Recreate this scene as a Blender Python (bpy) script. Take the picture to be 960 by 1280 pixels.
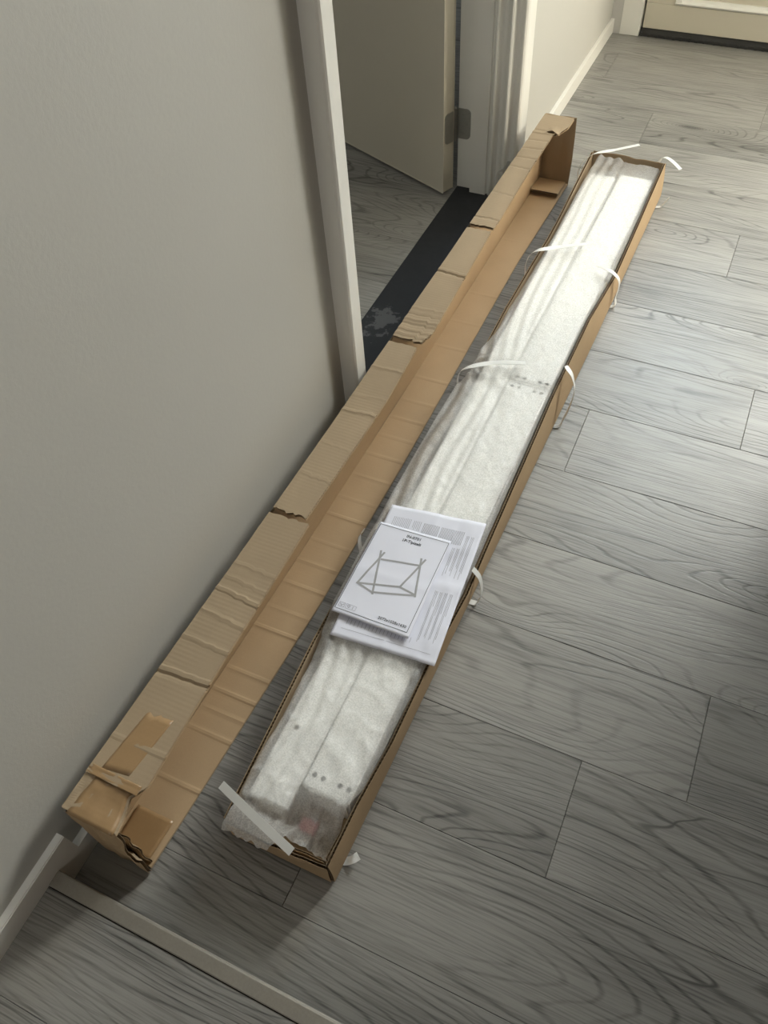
import bpy, bmesh, math, random
from mathutils import Vector, Matrix, noise

random.seed(7)
for o in list(bpy.data.objects):
    bpy.data.objects.remove(o)
S = bpy.context.scene
COL = S.collection

# ------------------------------------------------------------------ camera
CAMH = 1.3
R = ((0.9087042211218588, 0.4143664142128041, -0.05056790768598724),
     (0.2998741334679899, -0.73224457630293, -0.6114682203939664),
     (-0.29039997002778395, 0.5404797454552438, -0.7896515067803627))
cam = bpy.data.cameras.new('camera')
cam.sensor_fit = 'VERTICAL'
cam.sensor_height = 36.0
cam.lens = 1002.79 / 1280 * 36.0
cam.clip_start = 0.02
co = bpy.data.objects.new('camera', cam)
COL.objects.link(co)
M = Matrix.Identity(4)
for i in range(3):
    M[i][0] = R[0][i]
    M[i][1] = -R[1][i]
    M[i][2] = -R[2][i]
M[2][3] = CAMH
co.matrix_world = M
S.camera = co

# ------------------------------------------------------------------ world, light, exposure
S.view_settings.view_transform = 'Standard'
S.view_settings.look = 'None'
S.view_settings.gamma = 1.0
S.view_settings.use_curve_mapping = False
S.view_settings.exposure = 0.0
W = bpy.data.worlds.new('sky')
S.world = W
W.use_nodes = True
W.node_tree.nodes['Background'].inputs[0].default_value = (0.72, 0.85, 1.0, 1)
W.node_tree.nodes['Background'].inputs[1].default_value = 1.0


def area(name, loc, rot, sx, sy, power, col):
    l = bpy.data.lights.new(name, 'AREA')
    l.shape = 'RECTANGLE'
    l.size = sx
    l.size_y = sy
    l.energy = power
    l.color = col
    o = bpy.data.objects.new(name, l)
    o.location = loc
    o.rotation_euler = rot
    COL.objects.link(o)
    return o


HALF = math.pi / 2
# daylight behind the window of the side room (the main light) and the front door's glazing; the fill lamps are added
area('daylight_side_room', (1.06, 3.86, 2.30), (-HALF, 0, 0), 0.88, 1.2, 240, (1.0, 0.965, 0.90))
area('fill_side_room_across', (2.74, 3.05, 1.55), (0, HALF, 0), 1.3, 0.6, 75, (1.0, 0.93, 0.79))  # added fill to brighten the far end of the hall
area('daylight_fanlight', (-0.10, 3.42, 2.52), (-HALF, 0, 0), 0.84, 0.72, 12, (0.86, 0.93, 1.0))
area('daylight_front_door', (-0.10, 3.42, 1.56), (-HALF, 0, 0), 0.60, 0.84, 26, (0.80, 0.90, 1.0))
area('fill_back', (0.30, -1.95, 1.75), (HALF, 0, 0), 0.9, 1.0, 11, (1.0, 0.94, 0.84))  # added fill from behind the camera for faces turned from the daylight
area('fill_room', (-3.32, 1.6, 1.5), (0, -HALF, 0), 1.1, 1.2, 5, (1.0, 0.93, 0.78))  # added weak warm fill to lift the open door and room floor


# ------------------------------------------------------------------ material helpers
class NT:
    def __init__(self, name):
        self.m = bpy.data.materials.new(name)
        self.m.use_nodes = True
        self.t = self.m.node_tree
        self.b = self.t.nodes['Principled BSDF']
        self.out = self.t.nodes['Material Output']

    def n(self, typ, **kw):
        x = self.t.nodes.new(typ)
        for k, v in kw.items():
            setattr(x, k, v)
        return x

    def l(self, a, b):
        self.t.links.new(a, b)

    def val(self, x, sock):
        if isinstance(x, (int, float)):
            sock.default_value = x
        else:
            self.l(x, sock)

    def math(self, op, a, b=0.0, c=None, clamp=False):
        x = self.n('ShaderNodeMath', operation=op)
        x.use_clamp = clamp
        self.val(a, x.inputs[0])
        self.val(b, x.inputs[1])
        if c is not None:
            self.val(c, x.inputs[2])
        return x.outputs[0]

    def coord(self):
        return self.n('ShaderNodeTexCoord').outputs['Object']

    def xyz(self, v):
        s = self.n('ShaderNodeSeparateXYZ')
        self.l(v, s.inputs[0])
        return s.outputs

    def comb(self, x, y, z):
        c = self.n('ShaderNodeCombineXYZ')
        for i, a in enumerate((x, y, z)):
            self.val(a, c.inputs[i])
        return c.outputs[0]

    def noise(self, vec, scale=1.0, detail=2.0, rough=0.5, dist=0.0):
        x = self.n('ShaderNodeTexNoise')
        self.l(vec, x.inputs['Vector'])
        x.inputs['Scale'].default_value = scale
        x.inputs['Detail'].default_value = detail
        x.inputs['Roughness'].default_value = rough
        x.inputs['Distortion'].default_value = dist
        return x.outputs['Fac']

    def ramp(self, fac, stops):
        r = self.n('ShaderNodeValToRGB')
        self.val(fac, r.inputs[0])
        el = r.color_ramp.elements
        while len(el) < len(stops):
            el.new(0.5)
        for e, (p, c) in zip(el, stops):
            e.position = p
            e.color = (c[0], c[1], c[2], 1) if not isinstance(c, (int, float)) else (c, c, c, 1)
        return r.outputs[0]

    def sstep(self, v, a, b):
        x = self.n('ShaderNodeMapRange')
        x.interpolation_type = 'SMOOTHSTEP'
        self.val(v, x.inputs['Value'])
        x.inputs['From Min'].default_value = a
        x.inputs['From Max'].default_value = b
        return x.outputs[0]

    def mix(self, fac, a, b, mode='MIX'):
        x = self.n('ShaderNodeMix', data_type='RGBA', blend_type=mode)
        self.val(fac, x.inputs[0])
        for s, c in ((x.inputs[6], a), (x.inputs[7], b)):
            if isinstance(c, tuple):
                s.default_value = (c[0], c[1], c[2], 1)
            else:
                self.l(c, s)
        return x.outputs[2]

    def bump(self, h, strength=0.3, dist=0.001):
        x = self.n('ShaderNodeBump')
        self.l(h, x.inputs['Height'])
        x.inputs['Strength'].default_value = strength
        x.inputs['Distance'].default_value = dist
        self.l(x.outputs[0], self.b.inputs['Normal'])
        return x.outputs[0]

    def set(self, col=None, rough=None, metal=None, spec=None):
        b = self.b.inputs
        if col is not None:
            if isinstance(col, tuple):
                b['Base Color'].default_value = (*col, 1)
            else:
                self.l(col, b['Base Color'])
        if rough is not None:
            self.val(rough, b['Roughness'])
        if metal is not None:
            b['Metallic'].default_value = metal
        if spec is not None:
            b['Specular IOR Level'].default_value = spec
        return self


MAT = {}


def paint(name, col, rough, bscale, bstr, var=0.06, bdist=0.0006):
    t = NT(name)
    c = t.coord()
    v = t.noise(c, 2.3, 3)
    t.set(t.mix(t.math('MULTIPLY', v, 1.0), tuple(x * (1 - var) for x in col), tuple(min(1, x * (1 + var)) for x in col)), rough)
    t.bump(t.noise(c, bscale, 3, 0.6), bstr, bdist)
    MAT[name] = t.m
    return t


paint('wall_plaster', (0.55, 0.535, 0.488), 0.75, 140, 0.35, 0.03)
paint('wall_taupe', (0.12, 0.088, 0.062), 0.8, 140, 0.3, 0.05)  # unseen walls, coloured dark to cut light bounced onto the near floor
paint('white_gloss', (0.85, 0.83, 0.77), 0.34, 60, 0.12, 0.04)
paint('cream_gloss', (0.63, 0.58, 0.47), 0.4, 60, 0.10, 0.04)
paint('frame_grey', (0.60, 0.58, 0.55), 0.45, 60, 0.1, 0.04)
paint('ceiling_paint', (0.75, 0.74, 0.71), 0.85, 90, 0.2, 0.02)
paint('beam_white', (0.92, 0.91, 0.88), 0.5, 40, 0.05, 0.02)
paint('strap_white', (0.80, 0.80, 0.77), 0.38, 900, 0.2, 0.02)
paint('paper', (0.76, 0.77, 0.86), 0.7, 30, 0.05, 0.015)
paint('print_black', (0.035, 0.035, 0.04), 0.7, 30, 0.0)
paint('print_grey', (0.36, 0.36, 0.37), 0.7, 30, 0.0)
paint('print_text', (0.30, 0.30, 0.33), 0.7, 30, 0.0)
paint('rubber_black', (0.018, 0.017, 0.016), 0.7, 50, 0.2)
paint('gap_dark', (0.03, 0.028, 0.026), 0.8, 50, 0.0)
paint('pink_label', (0.72, 0.20, 0.24), 0.5, 50, 0.1)


def metal(name, col, rough, scale):
    t = NT(name)
    c = t.coord()
    n = t.noise(c, scale, 4, 0.6)
    t.set(t.mix(n, tuple(x * 0.7 for x in col), col), t.math('ADD', t.math('MULTIPLY', n, 0.2), rough), 1.0)
    t.bump(n, 0.15, 0.0004)
    MAT[name] = t.m


metal('steel', (0.52, 0.51, 0.47), 0.38, 120)
metal('champagne_metal', (0.46, 0.43, 0.38), 0.42, 300)


def wood_floor(name, light, dark, line_strength=1.0):
    t = NT(name)
    x, y, z = t.xyz(t.coord())
    rnd = t.n('ShaderNodeObjectInfo').outputs['Random']
    off = t.math('MULTIPLY', rnd, 61.0)
    # knots: sparse points that bend the figure round themselves
    vor = t.n('ShaderNodeTexVoronoi', voronoi_dimensions='3D')
    vor.inputs['Scale'].default_value = 1.0
    vor.inputs['Randomness'].default_value = 1.0
    t.l(t.comb(t.math('ADD', t.math('MULTIPLY', x, 1.9), off), t.math('ADD', t.math('MULTIPLY', y, 6.5), off), off), vor.inputs['Vector'])
    d = vor.outputs['Distance']
    kn = t.math('POWER', 2.718, t.math('MULTIPLY', d, -7.0))
    f1 = t.noise(t.comb(t.math('ADD', t.math('MULTIPLY', x, 1.0), off), t.math('ADD', t.math('MULTIPLY', y, 5.6), off), off), 1.0, 1.5, 0.45, 0.35)
    wob = t.noise(t.comb(t.math('MULTIPLY', x, 16.0), t.math('MULTIPLY', y, 60.0), off), 1.0, 2)
    fld = t.math('ADD', f1, t.math('MULTIPLY', kn, 0.5))
    fld = t.math('ADD', fld, t.math('MULTIPLY', wob, 0.016))
    ring = t.math('FRACT', t.math('ADD', t.math('MULTIPLY', fld, 25.0), t.math('MULTIPLY', y, 60.0)))
    ln = t.math('POWER', t.math('ABSOLUTE', t.math('SUBTRACT', ring, 0.5)), 1.0)
    ln = t.sstep(ln, 0.33, 0.49)
    amt = t.sstep(t.noise(t.comb(t.math('ADD', t.math('MULTIPLY', x, 1.7), off), t.math('MULTIPLY', y, 9.0), off), 1.0, 2), 0.26, 0.58)
    ln = t.math('MULTIPLY', ln, amt)
    fine = t.noise(t.comb(t.math('ADD', t.math('MULTIPLY', x, 9.0), off), t.math('MULTIPLY', y, 330.0), off), 1.0, 3, 0.62)
    mid = t.noise(t.comb(t.math('ADD', t.math('MULTIPLY', x, 2.2), off), t.math('MULTIPLY', y, 26.0), off), 1.0, 3, 0.55)
    broad = t.noise(t.comb(t.math('ADD', t.math('MULTIPLY', x, 1.6), off), t.math('MULTIPLY', y, 5.0), off), 1.0, 2)
    crack = t.noise(t.comb(t.math('ADD', t.math('MULTIPLY', x, 1.5), off), t.math('ADD', t.math('MULTIPLY', y, 12.0), off), t.math('ADD', off, 9.0)), 1.0, 1, 0.4, 0.5)
    crack = t.math('ABSOLUTE', t.math('SUBTRACT', crack, 0.5))
    crack = t.math('MULTIPLY', t.math('SUBTRACT', 1.0, t.sstep(crack, 0.0, 0.009)),
                   t.sstep(broad, 0.50, 0.62))
    k = t.math('MULTIPLY', ln, 0.40 * line_strength)
    k = t.math('ADD', k, t.math('MULTIPLY', t.sstep(fine, 0.40, 0.72), 0.42))
    k = t.math('ADD', k, t.math('MULTIPLY', t.sstep(mid, 0.42, 0.80), 0.28))
    k = t.math('ADD', k, t.math('MULTIPLY', t.sstep(broad, 0.45, 0.75), 0.22))
    k = t.math('ADD', k, t.math('MULTIPLY', t.sstep(kn, 0.42, 0.85), 0.55), clamp=True)
    k = t.math('MAXIMUM', k, t.math('MULTIPLY', crack, 0.85))
    col = t.mix(k, light, dark)
    tone = t.math('ADD', t.math('MULTIPLY', t.math('FRACT', t.math('MULTIPLY', rnd, 17.3)), 0.16), 0.92)
    vm = t.n('ShaderNodeVectorMath', operation='SCALE')
    t.l(col, vm.inputs[0])
    t.l(tone, vm.inputs['Scale'])
    t.set(vm.outputs[0], t.math('ADD', t.math('MULTIPLY', fine, 0.16), 0.28), spec=0.55)
    h = t.math('SUBTRACT', 1.0, t.math('ADD', t.math('MULTIPLY', fine, 0.6), t.math('MULTIPLY', ln, 0.6)))
    t.bump(h, 0.5, 0.0006)
    MAT[name] = t.m


wood_floor('oak_grey', (0.33, 0.318, 0.292), (0.052, 0.049, 0.046))
wood_floor('added_door_brown', (0.20, 0.12, 0.07), (0.09, 0.05, 0.03))


def cardboard(name, col, flute=0.5, tapey=False):
    t = NT(name)
    c = t.coord()
    x, y, z = t.xyz(c)
    n = t.noise(c, 7, 4, 0.6)
    f = t.noise(c, 420, 2, 0.6)
    k = t.math('ADD', t.math('MULTIPLY', n, 0.65), t.math('MULTIPLY', f, 0.35))
    t.set(t.mix(k, tuple(a * 0.80 for a in col), tuple(min(1, a * 1.16) for a in col)), 0.30 if tapey else 0.82, spec=0.5 if tapey else 0.25)
    w = t.math('SINE', t.math('MULTIPLY', y, 2 * math.pi / 0.0075))
    w = t.math('MULTIPLY', w, t.sstep(t.noise(c, 9, 1), 0.3, 0.65))
    h = t.math('ADD', t.math('MULTIPLY', w, 0.10 * flute), t.math('MULTIPLY', n, 0.8))
    t.bump(h, 0.45, 0.0014)
    MAT[name] = t.m


cardboard('kraft', (0.47, 0.335, 0.20), 0.15)
cardboard('kraft_inner', (0.365, 0.278, 0.182), 1.0)
cardboard('kraft_flute', (0.13, 0.085, 0.045), 0.0)
cardboard('brown_tape', (0.34, 0.215, 0.105), 0.4, True)


def sill():
    t = NT('sill_black')
    c = t.coord()
    x, y, z = t.xyz(c)
    n = t.noise(c, 26, 5, 0.65)
    dx = t.math('DIVIDE', t.math('SUBTRACT', x, -0.735), 0.05)
    dy = t.math('DIVIDE', t.math('SUBTRACT', y, 1.44), 0.075)
    r = t.math('SQRT', t.math('ADD', t.math('MULTIPLY', dx, dx), t.math('MULTIPLY', dy, dy)))
    worn = t.sstep(t.math('ADD', t.math('SUBTRACT', n, 0.06), t.math('MULTIPLY', t.math('SUBTRACT', 1.0, r), 0.22)), 0.50, 0.56)
    chips = t.sstep(t.noise(c, 60, 3, 0.6), 0.72, 0.76)
    k = t.math('MAXIMUM', t.math('MULTIPLY', worn, 0.45), t.math('MULTIPLY', chips, 0.6))
    t.set(t.mix(k, (0.016, 0.018, 0.022), (0.19, 0.19, 0.19)), t.math('ADD', t.math('MULTIPLY', n, 0.25), 0.36))
    t.bump(n, 0.3, 0.001)
    MAT['sill_black'] = t.m


sill()


def film():
    t = NT('foam_film')
    c = t.coord()
    n1 = t.noise(c, 420, 2, 0.6)
    n2 = t.noise(c, 45, 3, 0.6)
    h = t.math('ADD', t.math('MULTIPLY', n1, 0.7), t.math('MULTIPLY', n2, 0.8))
    t.set((0.97, 0.97, 0.95), 0.20, spec=0.7)
    nb = t.bump(h, 0.6, 0.0018)
    t.b.inputs['Subsurface Weight'].default_value = 0.0
    tr = t.n('ShaderNodeBsdfTranslucent')
    tr.inputs[0].default_value = (0.97, 0.97, 0.95, 1)
    t.l(nb, tr.inputs['Normal'])
    a = t.n('ShaderNodeMixShader')
    a.inputs[0].default_value = 0.42
    t.l(t.b.outputs[0], a.inputs[1])
    t.l(tr.outputs[0], a.inputs[2])
    tp = t.n('ShaderNodeBsdfTransparent')
    b = t.n('ShaderNodeMixShader')
    t.l(t.math('ADD', t.math('MULTIPLY', t.sstep(n1, 0.35, 0.65), 0.16), 0.40), b.inputs[0])
    t.l(tp.outputs[0], b.inputs[1])
    t.l(a.outputs[0], b.inputs[2])
    t.l(b.outputs[0], t.out.inputs[0])
    MAT['foam_film'] = t.m


film()


def glass(name, tint, fac):
    t = NT(name)
    tp = t.n('ShaderNodeBsdfTransparent')
    tp.inputs[0].default_value = (*tint, 1)
    gl = t.n('ShaderNodeBsdfGlossy')
    gl.inputs['Roughness'].default_value = 0.08
    c = t.coord()
    b = t.n('ShaderNodeMixShader')
    t.l(t.math('MULTIPLY', t.math('ADD', t.noise(c, 14, 2), 0.5), fac), b.inputs[0])
    t.l(tp.outputs[0], b.inputs[1])
    t.l(gl.outputs[0], b.inputs[2])
    t.l(b.outputs[0], t.out.inputs[0])
    MAT[name] = t.m


glass('window_glass', (0.96, 0.98, 0.98), 0.08)
glass('bag_film', (0.95, 0.95, 0.95), 0.35)


# ------------------------------------------------------------------ object helpers
def link(name, mesh, mats, parent=None, base=None, smooth=False):
    o = bpy.data.objects.new(name, mesh)
    COL.objects.link(o)
    for m in ([mats] if isinstance(mats, str) else mats):
        if mesh.materials.find(m) < 0:
            mesh.materials.append(MAT[m])
    if base is not None:
        mesh.transform(Matrix.Translation(-Vector(base)))
        if parent is None:
            o.location = base
    if parent is not None:
        o.parent = parent
    if smooth:
        for p in mesh.polygons:
            p.use_smooth = True
    return o


def obj(name, bm, mats, parent=None, base=None, smooth=False):
    me = bpy.data.meshes.new(name)
    bmesh.ops.recalc_face_normals(bm, faces=bm.faces)
    bm.to_mesh(me)
    bm.free()
    return link(name, me, mats, parent, base, smooth)


def empty(name, loc):
    o = bpy.data.objects.new(name, None)
    o.empty_display_size = 0.05
    o.location = loc
    COL.objects.link(o)
    return o


def tag(o, label=None, cat=None, group=None, kind=None):
    if label:
        o['label'] = label
    if cat:
        o['category'] = cat
    if group:
        o['group'] = group
    if kind:
        o['kind'] = kind
    return o


def struct(o, label, cat):
    return tag(o, label, cat, None, 'structure')


def box(bm, x0, x1, y0, y1, z0, z1, bev=0.0, mi=0):
    r = bmesh.ops.create_cube(bm, size=1.0)
    vs = r['verts']
    for v in vs:
        v.co = Vector((x0 + (v.co.x + .5) * (x1 - x0), y0 + (v.co.y + .5) * (y1 - y0), z0 + (v.co.z + .5) * (z1 - z0)))
    fs = {f for v in vs for f in v.link_faces}
    for f in fs:
        f.material_index = mi
    if bev > 0:
        es = {e for v in vs for e in v.link_edges}
        bmesh.ops.bevel(bm, geom=list(es), offset=bev, segments=2, affect='EDGES', profile=0.6)


def prism(bm, pts, axis, a0, a1):
    """extrude a 2D outline along an axis ('x','y','z')"""
    def mk(p, a):
        return {'x': (a, p[0], p[1]), 'y': (p[0], a, p[1]), 'z': (p[0], p[1], a)}[axis]
    A = [bm.verts.new(mk(p, a0)) for p in pts]
    B = [bm.verts.new(mk(p, a1)) for p in pts]
    n = len(pts)
    bm.faces.new(A)
    bm.faces.new(B[::-1])
    for i in range(n):
        bm.faces.new((A[i], B[i], B[(i + 1) % n], A[(i + 1) % n]))


def lerp(a, b, t):
    return a + (b - a) * t


def plin(tab, y):
    if y <= tab[0][0]:
        return tab[0][1]
    for (a, va), (b, vb) in zip(tab, tab[1:]):
        if y <= b:
            return va + (vb - va) * (y - a) / (b - a)
    return tab[-1][1]


def nz(x, y, z=0.0):
    return noise.noise(Vector((x, y, z)))


# ------------------------------------------------------------------ floors
PW = 0.19585
Y0 = 2.1116
PL = 1.285


def plank(name, x0, x1, y0, y1, ztop, parent, base, mat='oak_grey', th=0.008):
    g = 0.00035
    bm = bmesh.new()
    X0, X1, Ya, Yb = x0 + g, x1 - g, y0 + g, y1 - g
    b = 0.0006
    lo = [bm.verts.new(p) for p in ((X0, Ya, -th), (X1, Ya, -th), (X1, Yb, -th), (X0, Yb, -th))]
    mi = [bm.verts.new(p) for p in ((X0, Ya, -b), (X1, Ya, -b), (X1, Yb, -b), (X0, Yb, -b))]
    hi = [bm.verts.new(p) for p in ((X0 + b, Ya + b, 0), (X1 - b, Ya + b, 0), (X1 - b, Yb - b, 0), (X0 + b, Yb - b, 0))]
    bm.faces.new(hi)
    bm.faces.new(lo[::-1])
    for i in range(4):
        j = (i + 1) % 4
        bm.faces.new((lo[i], lo[j], mi[j], mi[i]))
        bm.faces.new((mi[i], mi[j], hi[j], hi[i]))
    cx, cy = (x0 + x1) / 2, (y0 + y1) / 2
    bmesh.ops.translate(bm, verts=bm.verts, vec=(-cx, -cy, 0))
    o = obj(name, bm, mat, parent)
    o.location = (cx - base[0], cy - base[1], ztop - base[2])
    return o


def floor_field(parent, base, xa, xb, rows, ztop, joints, min_len=0.03):
    for (n, ya, yb) in rows:
        j = joints.get(n, -0.62 + 0.437 * (n % 3))
        xs = [xa]
        k = j
        while k > xa:
            k -= PL
        while k < xb:
            k += PL
            if xa + min_len < k < xb - min_len:
                xs.append(k)
        xs.append(xb)
        for x0, x1 in zip(xs, xs[1:]):
            plank('plank', x0, x1, ya, yb, ztop, parent, base)


XR = 0.405      # right wall
XS = -0.624    # skirting face
XWL = -0.637   # left wall face
XB = -0.784    # room side of left wall
YF = 3.247     # far wall
STEP = 0.06
bm = bmesh.new()
box(bm, XWL, XR, 0.048, 3.45, -0.06, -0.0085)
box(bm, XR, XR + 0.12, 0.301, 1.179, -0.06, -0.0085)
box(bm, XR, XR + 0.12, 1.881, 3.099, -0.06, -0.0085)
fl_hall = obj('floor', bm, 'gap_dark', None, (0, 1.5, -0.06))
struct(fl_hall, 'grey oak laminate hall floor under the two long cartons', 'floor')
rows = []
for n in range(-6, 11):
    ya, yb = Y0 - PW * (n + 1), Y0 - PW * n
    ya = max(ya, 0.0505)
    yb = min(yb, YF + 0.018)
    if yb - ya > 0.004:
        rows.append((n, ya, yb))
floor_field(fl_hall, (0, 1.5, -0.06), XWL + 0.002, XR, rows, 0.0,
            {-4: -0.02, -3: -0.348, 0: 0.020, 3: 0.152, 4: -0.172, 7: 0.203, 8: 0.035, 9: -0.31,
             1: 0.47, 2: -0.56, 5: -0.50, 6: 0.45, 10: 0.30, -1: -0.51, -2: 0.25, -5: -0.56})

bm = bmesh.new()
box(bm, XWL, XR + 0.02, -1.85, 0.040, -0.06, STEP - 0.0085)
fl_up = obj('floor', bm, 'gap_dark', None, (0, -0.9, -0.06))
struct(fl_up, 'raised grey laminate floor above the metal step edge', 'floor')
rows = [(0, -0.108, 0.0300)]
for n in range(1, 9):
    rows.append((n, -0.108 - PW * n, -0.108 - PW * (n - 1)))
floor_field(fl_up, (0, -0.9, -0.06), XWL + 0.002, XR, rows, STEP, {0: 0.42, 1: -0.30, 2: 0.1})

bm = bmesh.new()
box(bm, -3.2, XB - 0.001, 0.2, 4.2, -0.06, -0.0085)
fl_rm = obj('floor', bm, 'gap_dark', None, (-2, 2.2, -0.06))
struct(fl_rm, 'grey laminate floor of the room through the open doorway', 'floor')
rows = []
for n in range(-11, 10):
    rows.append((n, Y0 + 0.06 - PW * (n + 1), Y0 + 0.06 - PW * n))
rows = [(n, max(a, 0.2), min(b, 4.2)) for n, a, b in rows if b > 0.23 and a < 4.17]
floor_field(fl_rm, (-2, 2.2, -0.06), -3.2, XB - 0.0005, rows, 0.0, {})

# metal stair edge
bm = bmesh.new()
prism(bm, [(0.0310, STEP - 0.004), (0.0310, STEP + 0.0012), (0.0325, STEP + 0.0022), (0.0505, STEP + 0.0022), (0.0530, STEP + 0.0016),
           (0.0545, STEP), (0.0545, STEP - 0.022), (0.0525, STEP - 0.022), (0.0525, STEP - 0.004)], 'x', XS - 0.0005, XR)
struct(obj('trim_1', bm, 'champagne_metal', None, (0, 0.04, 0)), 'satin metal edging strip along the low floor step', 'step edging')

# threshold board in the doorway
bm = bmesh.new()
box(bm, XB, XWL - 0.0005, 1.075, 2.105, -0.05, 0.002, 0.0012)
struct(obj('trim_2', bm, 'sill_black'), 'worn black painted threshold in the open doorway', 'threshold')

# ------------------------------------------------------------------ walls
CE = 2.95
bm = bmesh.new()
box(bm, XB, XWL, -1.85, 1.075, -0.06, CE)
box(bm, XB, XWL, 2.105, YF + 0.3, -0.06, CE)
box(bm, XB, XWL, 1.075, 2.105, 2.09, CE)
struct(obj('wall_left', bm, 'wall_plaster'), 'off-white plastered hall wall behind the carton lid', 'wall')
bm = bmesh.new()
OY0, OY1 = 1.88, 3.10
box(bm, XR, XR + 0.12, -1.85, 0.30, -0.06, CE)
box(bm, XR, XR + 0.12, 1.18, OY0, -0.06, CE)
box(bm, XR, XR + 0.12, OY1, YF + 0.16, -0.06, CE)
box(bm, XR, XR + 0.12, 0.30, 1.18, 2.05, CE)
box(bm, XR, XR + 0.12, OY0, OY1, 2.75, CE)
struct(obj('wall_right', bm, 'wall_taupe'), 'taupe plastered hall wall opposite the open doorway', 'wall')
bm = bmesh.new()   # side room that lets daylight into the hall through its open doorway
box(bm, XR + 0.02, 2.70, 1.50, 3.82, -0.10, -0.005)
box(bm, XR + 0.12, 2.70, 1.50, 1.60, -0.005, CE)
box(bm, 2.60, 2.70, 1.60, 2.75, -0.005, CE)
box(bm, 2.60, 2.70, 3.35, 3.72, -0.005, CE)
box(bm, 2.60, 2.70, 2.75, 3.35, -0.005, 0.90)  # opening added for the across fill lamp
box(bm, 2.60, 2.70, 2.75, 3.35, 2.20, CE)
box(bm, XR + 0.12, 0.62, YF + 0.17, 3.82, -0.005, CE)
box(bm, 1.50, 2.60, 3.72, 3.82, -0.005, CE)
box(bm, 0.62, 1.50, 3.72, 3.82, -0.005, 1.70)
box(bm, 0.62, 1.50, 3.72, 3.82, 2.90, CE)
box(bm, XR + 0.12, 2.70, 1.50, 3.82, CE, CE + 0.1)
struct(obj('wall_side_room', bm, 'wall_plaster'), 'plain walls of the side room with its window', 'wall')
bm = bmesh.new()
box(bm, 0.62, 1.50, 3.765, 3.771, 1.70, 2.90)
struct(obj('window_2', bm, 'window_glass'), 'clear window pane of the side room', 'window')
bm = bmesh.new()
box(bm, XWL, -0.600, YF, YF + 0.16, -0.06, CE)
box(bm, -0.600, 0.400, YF, YF + 0.16, 2.92, CE)
struct(obj('wall_far', bm, 'frame_grey'), 'pale wall beside the front door at the end of the hall', 'wall')
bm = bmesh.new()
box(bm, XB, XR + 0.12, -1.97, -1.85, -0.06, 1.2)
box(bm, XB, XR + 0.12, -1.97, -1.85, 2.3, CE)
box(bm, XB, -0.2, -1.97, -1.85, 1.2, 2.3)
struct(obj('wall_back', bm, 'wall_taupe'), 'taupe plastered end wall of the raised floor with an opening for the added fill lamp', 'wall')
bm = bmesh.new()
box(bm, XB, XR + 0.12, -1.97, YF + 0.3, CE, CE + 0.1)
struct(obj('ceiling', bm, 'ceiling_paint'), 'flat white hall ceiling', 'ceiling')
bm = bmesh.new()
box(bm, -3.3, -3.2, 0.1, 4.3, -0.06, 0.9)
box(bm, -3.3, -3.2, 0.1, 4.3, 2.1, 2.7)
box(bm, -3.3, -3.2, 0.1, 1.05, 0.9, 2.1)
box(bm, -3.3, -3.2, 2.15, 4.3, 0.9, 2.1)  # opening left for the added room fill lamp
box(bm, -3.2, XB, 0.1, 0.2, -0.06, 2.7)
box(bm, -3.2, XB, 4.2, 4.3, -0.06, 2.7)
struct(obj('wall_room', bm, 'wall_plaster'), 'plain walls of the dim room behind the doorway', 'wall')
bm = bmesh.new()
box(bm, -3.3, XB, 0.1, 4.3, 2.7, 2.8)
struct(obj('ceiling', bm, 'ceiling_paint'), 'ceiling of the dim room behind the doorway', 'ceiling')

# unseen brown door added in the right wall to darken the floor's reflection
bm = bmesh.new()
box(bm, XR + 0.015, XR + 0.055, 0.301, 1.179, 0.001, 2.049, 0.001)
box(bm, XR + 0.055, XR + 0.11, 0.301, 1.179, -0.05, 2.049)
d3 = obj('added_side_door', bm, 'added_door_brown', None, (XR + 0.02, 0.74, 0.0))
struct(d3, 'unseen brown door added in the taupe hall wall for its floor reflection', 'door')

# skirting boards
bm = bmesh.new()
prism(bm, [(-1.85, STEP), (0.031, STEP), (0.031, 0.0), (1.054, 0.0), (1.054, 0.049), (0.0945, 0.049), (0.0925, 0.107), (-1.85, 0.107)], 'x', XWL, XS)
bmesh.ops.recalc_face_normals(bm, faces=bm.faces)
bmesh.ops.bevel(bm, geom=[e for e in bm.edges if abs(e.verts[0].co.x - XS) < 1e-4 and abs(e.verts[1].co.x - XS) < 1e-4 and
                          min(e.verts[0].co.z, e.verts[1].co.z) > 0.04 and abs(e.verts[0].co.z - e.verts[1].co.z) < 0.01 and e.verts[0].co.z != STEP],
                offset=0.0015, segments=2, affect='EDGES')
struct(obj('baseboard_left', bm, 'white_gloss'), 'white skirting board that steps down beside the carton lid', 'skirting board')
bm = bmesh.new()
box(bm, XWL, XS, 2.16, YF, 0.0, 0.049, 0.0015)
struct(obj('baseboard_left', bm, 'white_gloss'), 'white skirting board running to the front door', 'skirting board')
bm = bmesh.new()
box(bm, XR - 0.013, XR, 1.20, 1.87, 0.0, 0.049, 0.0015)
struct(obj('baseboard_right', bm, 'white_gloss'), 'white skirting board on the taupe hall wall', 'skirting board')

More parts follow.
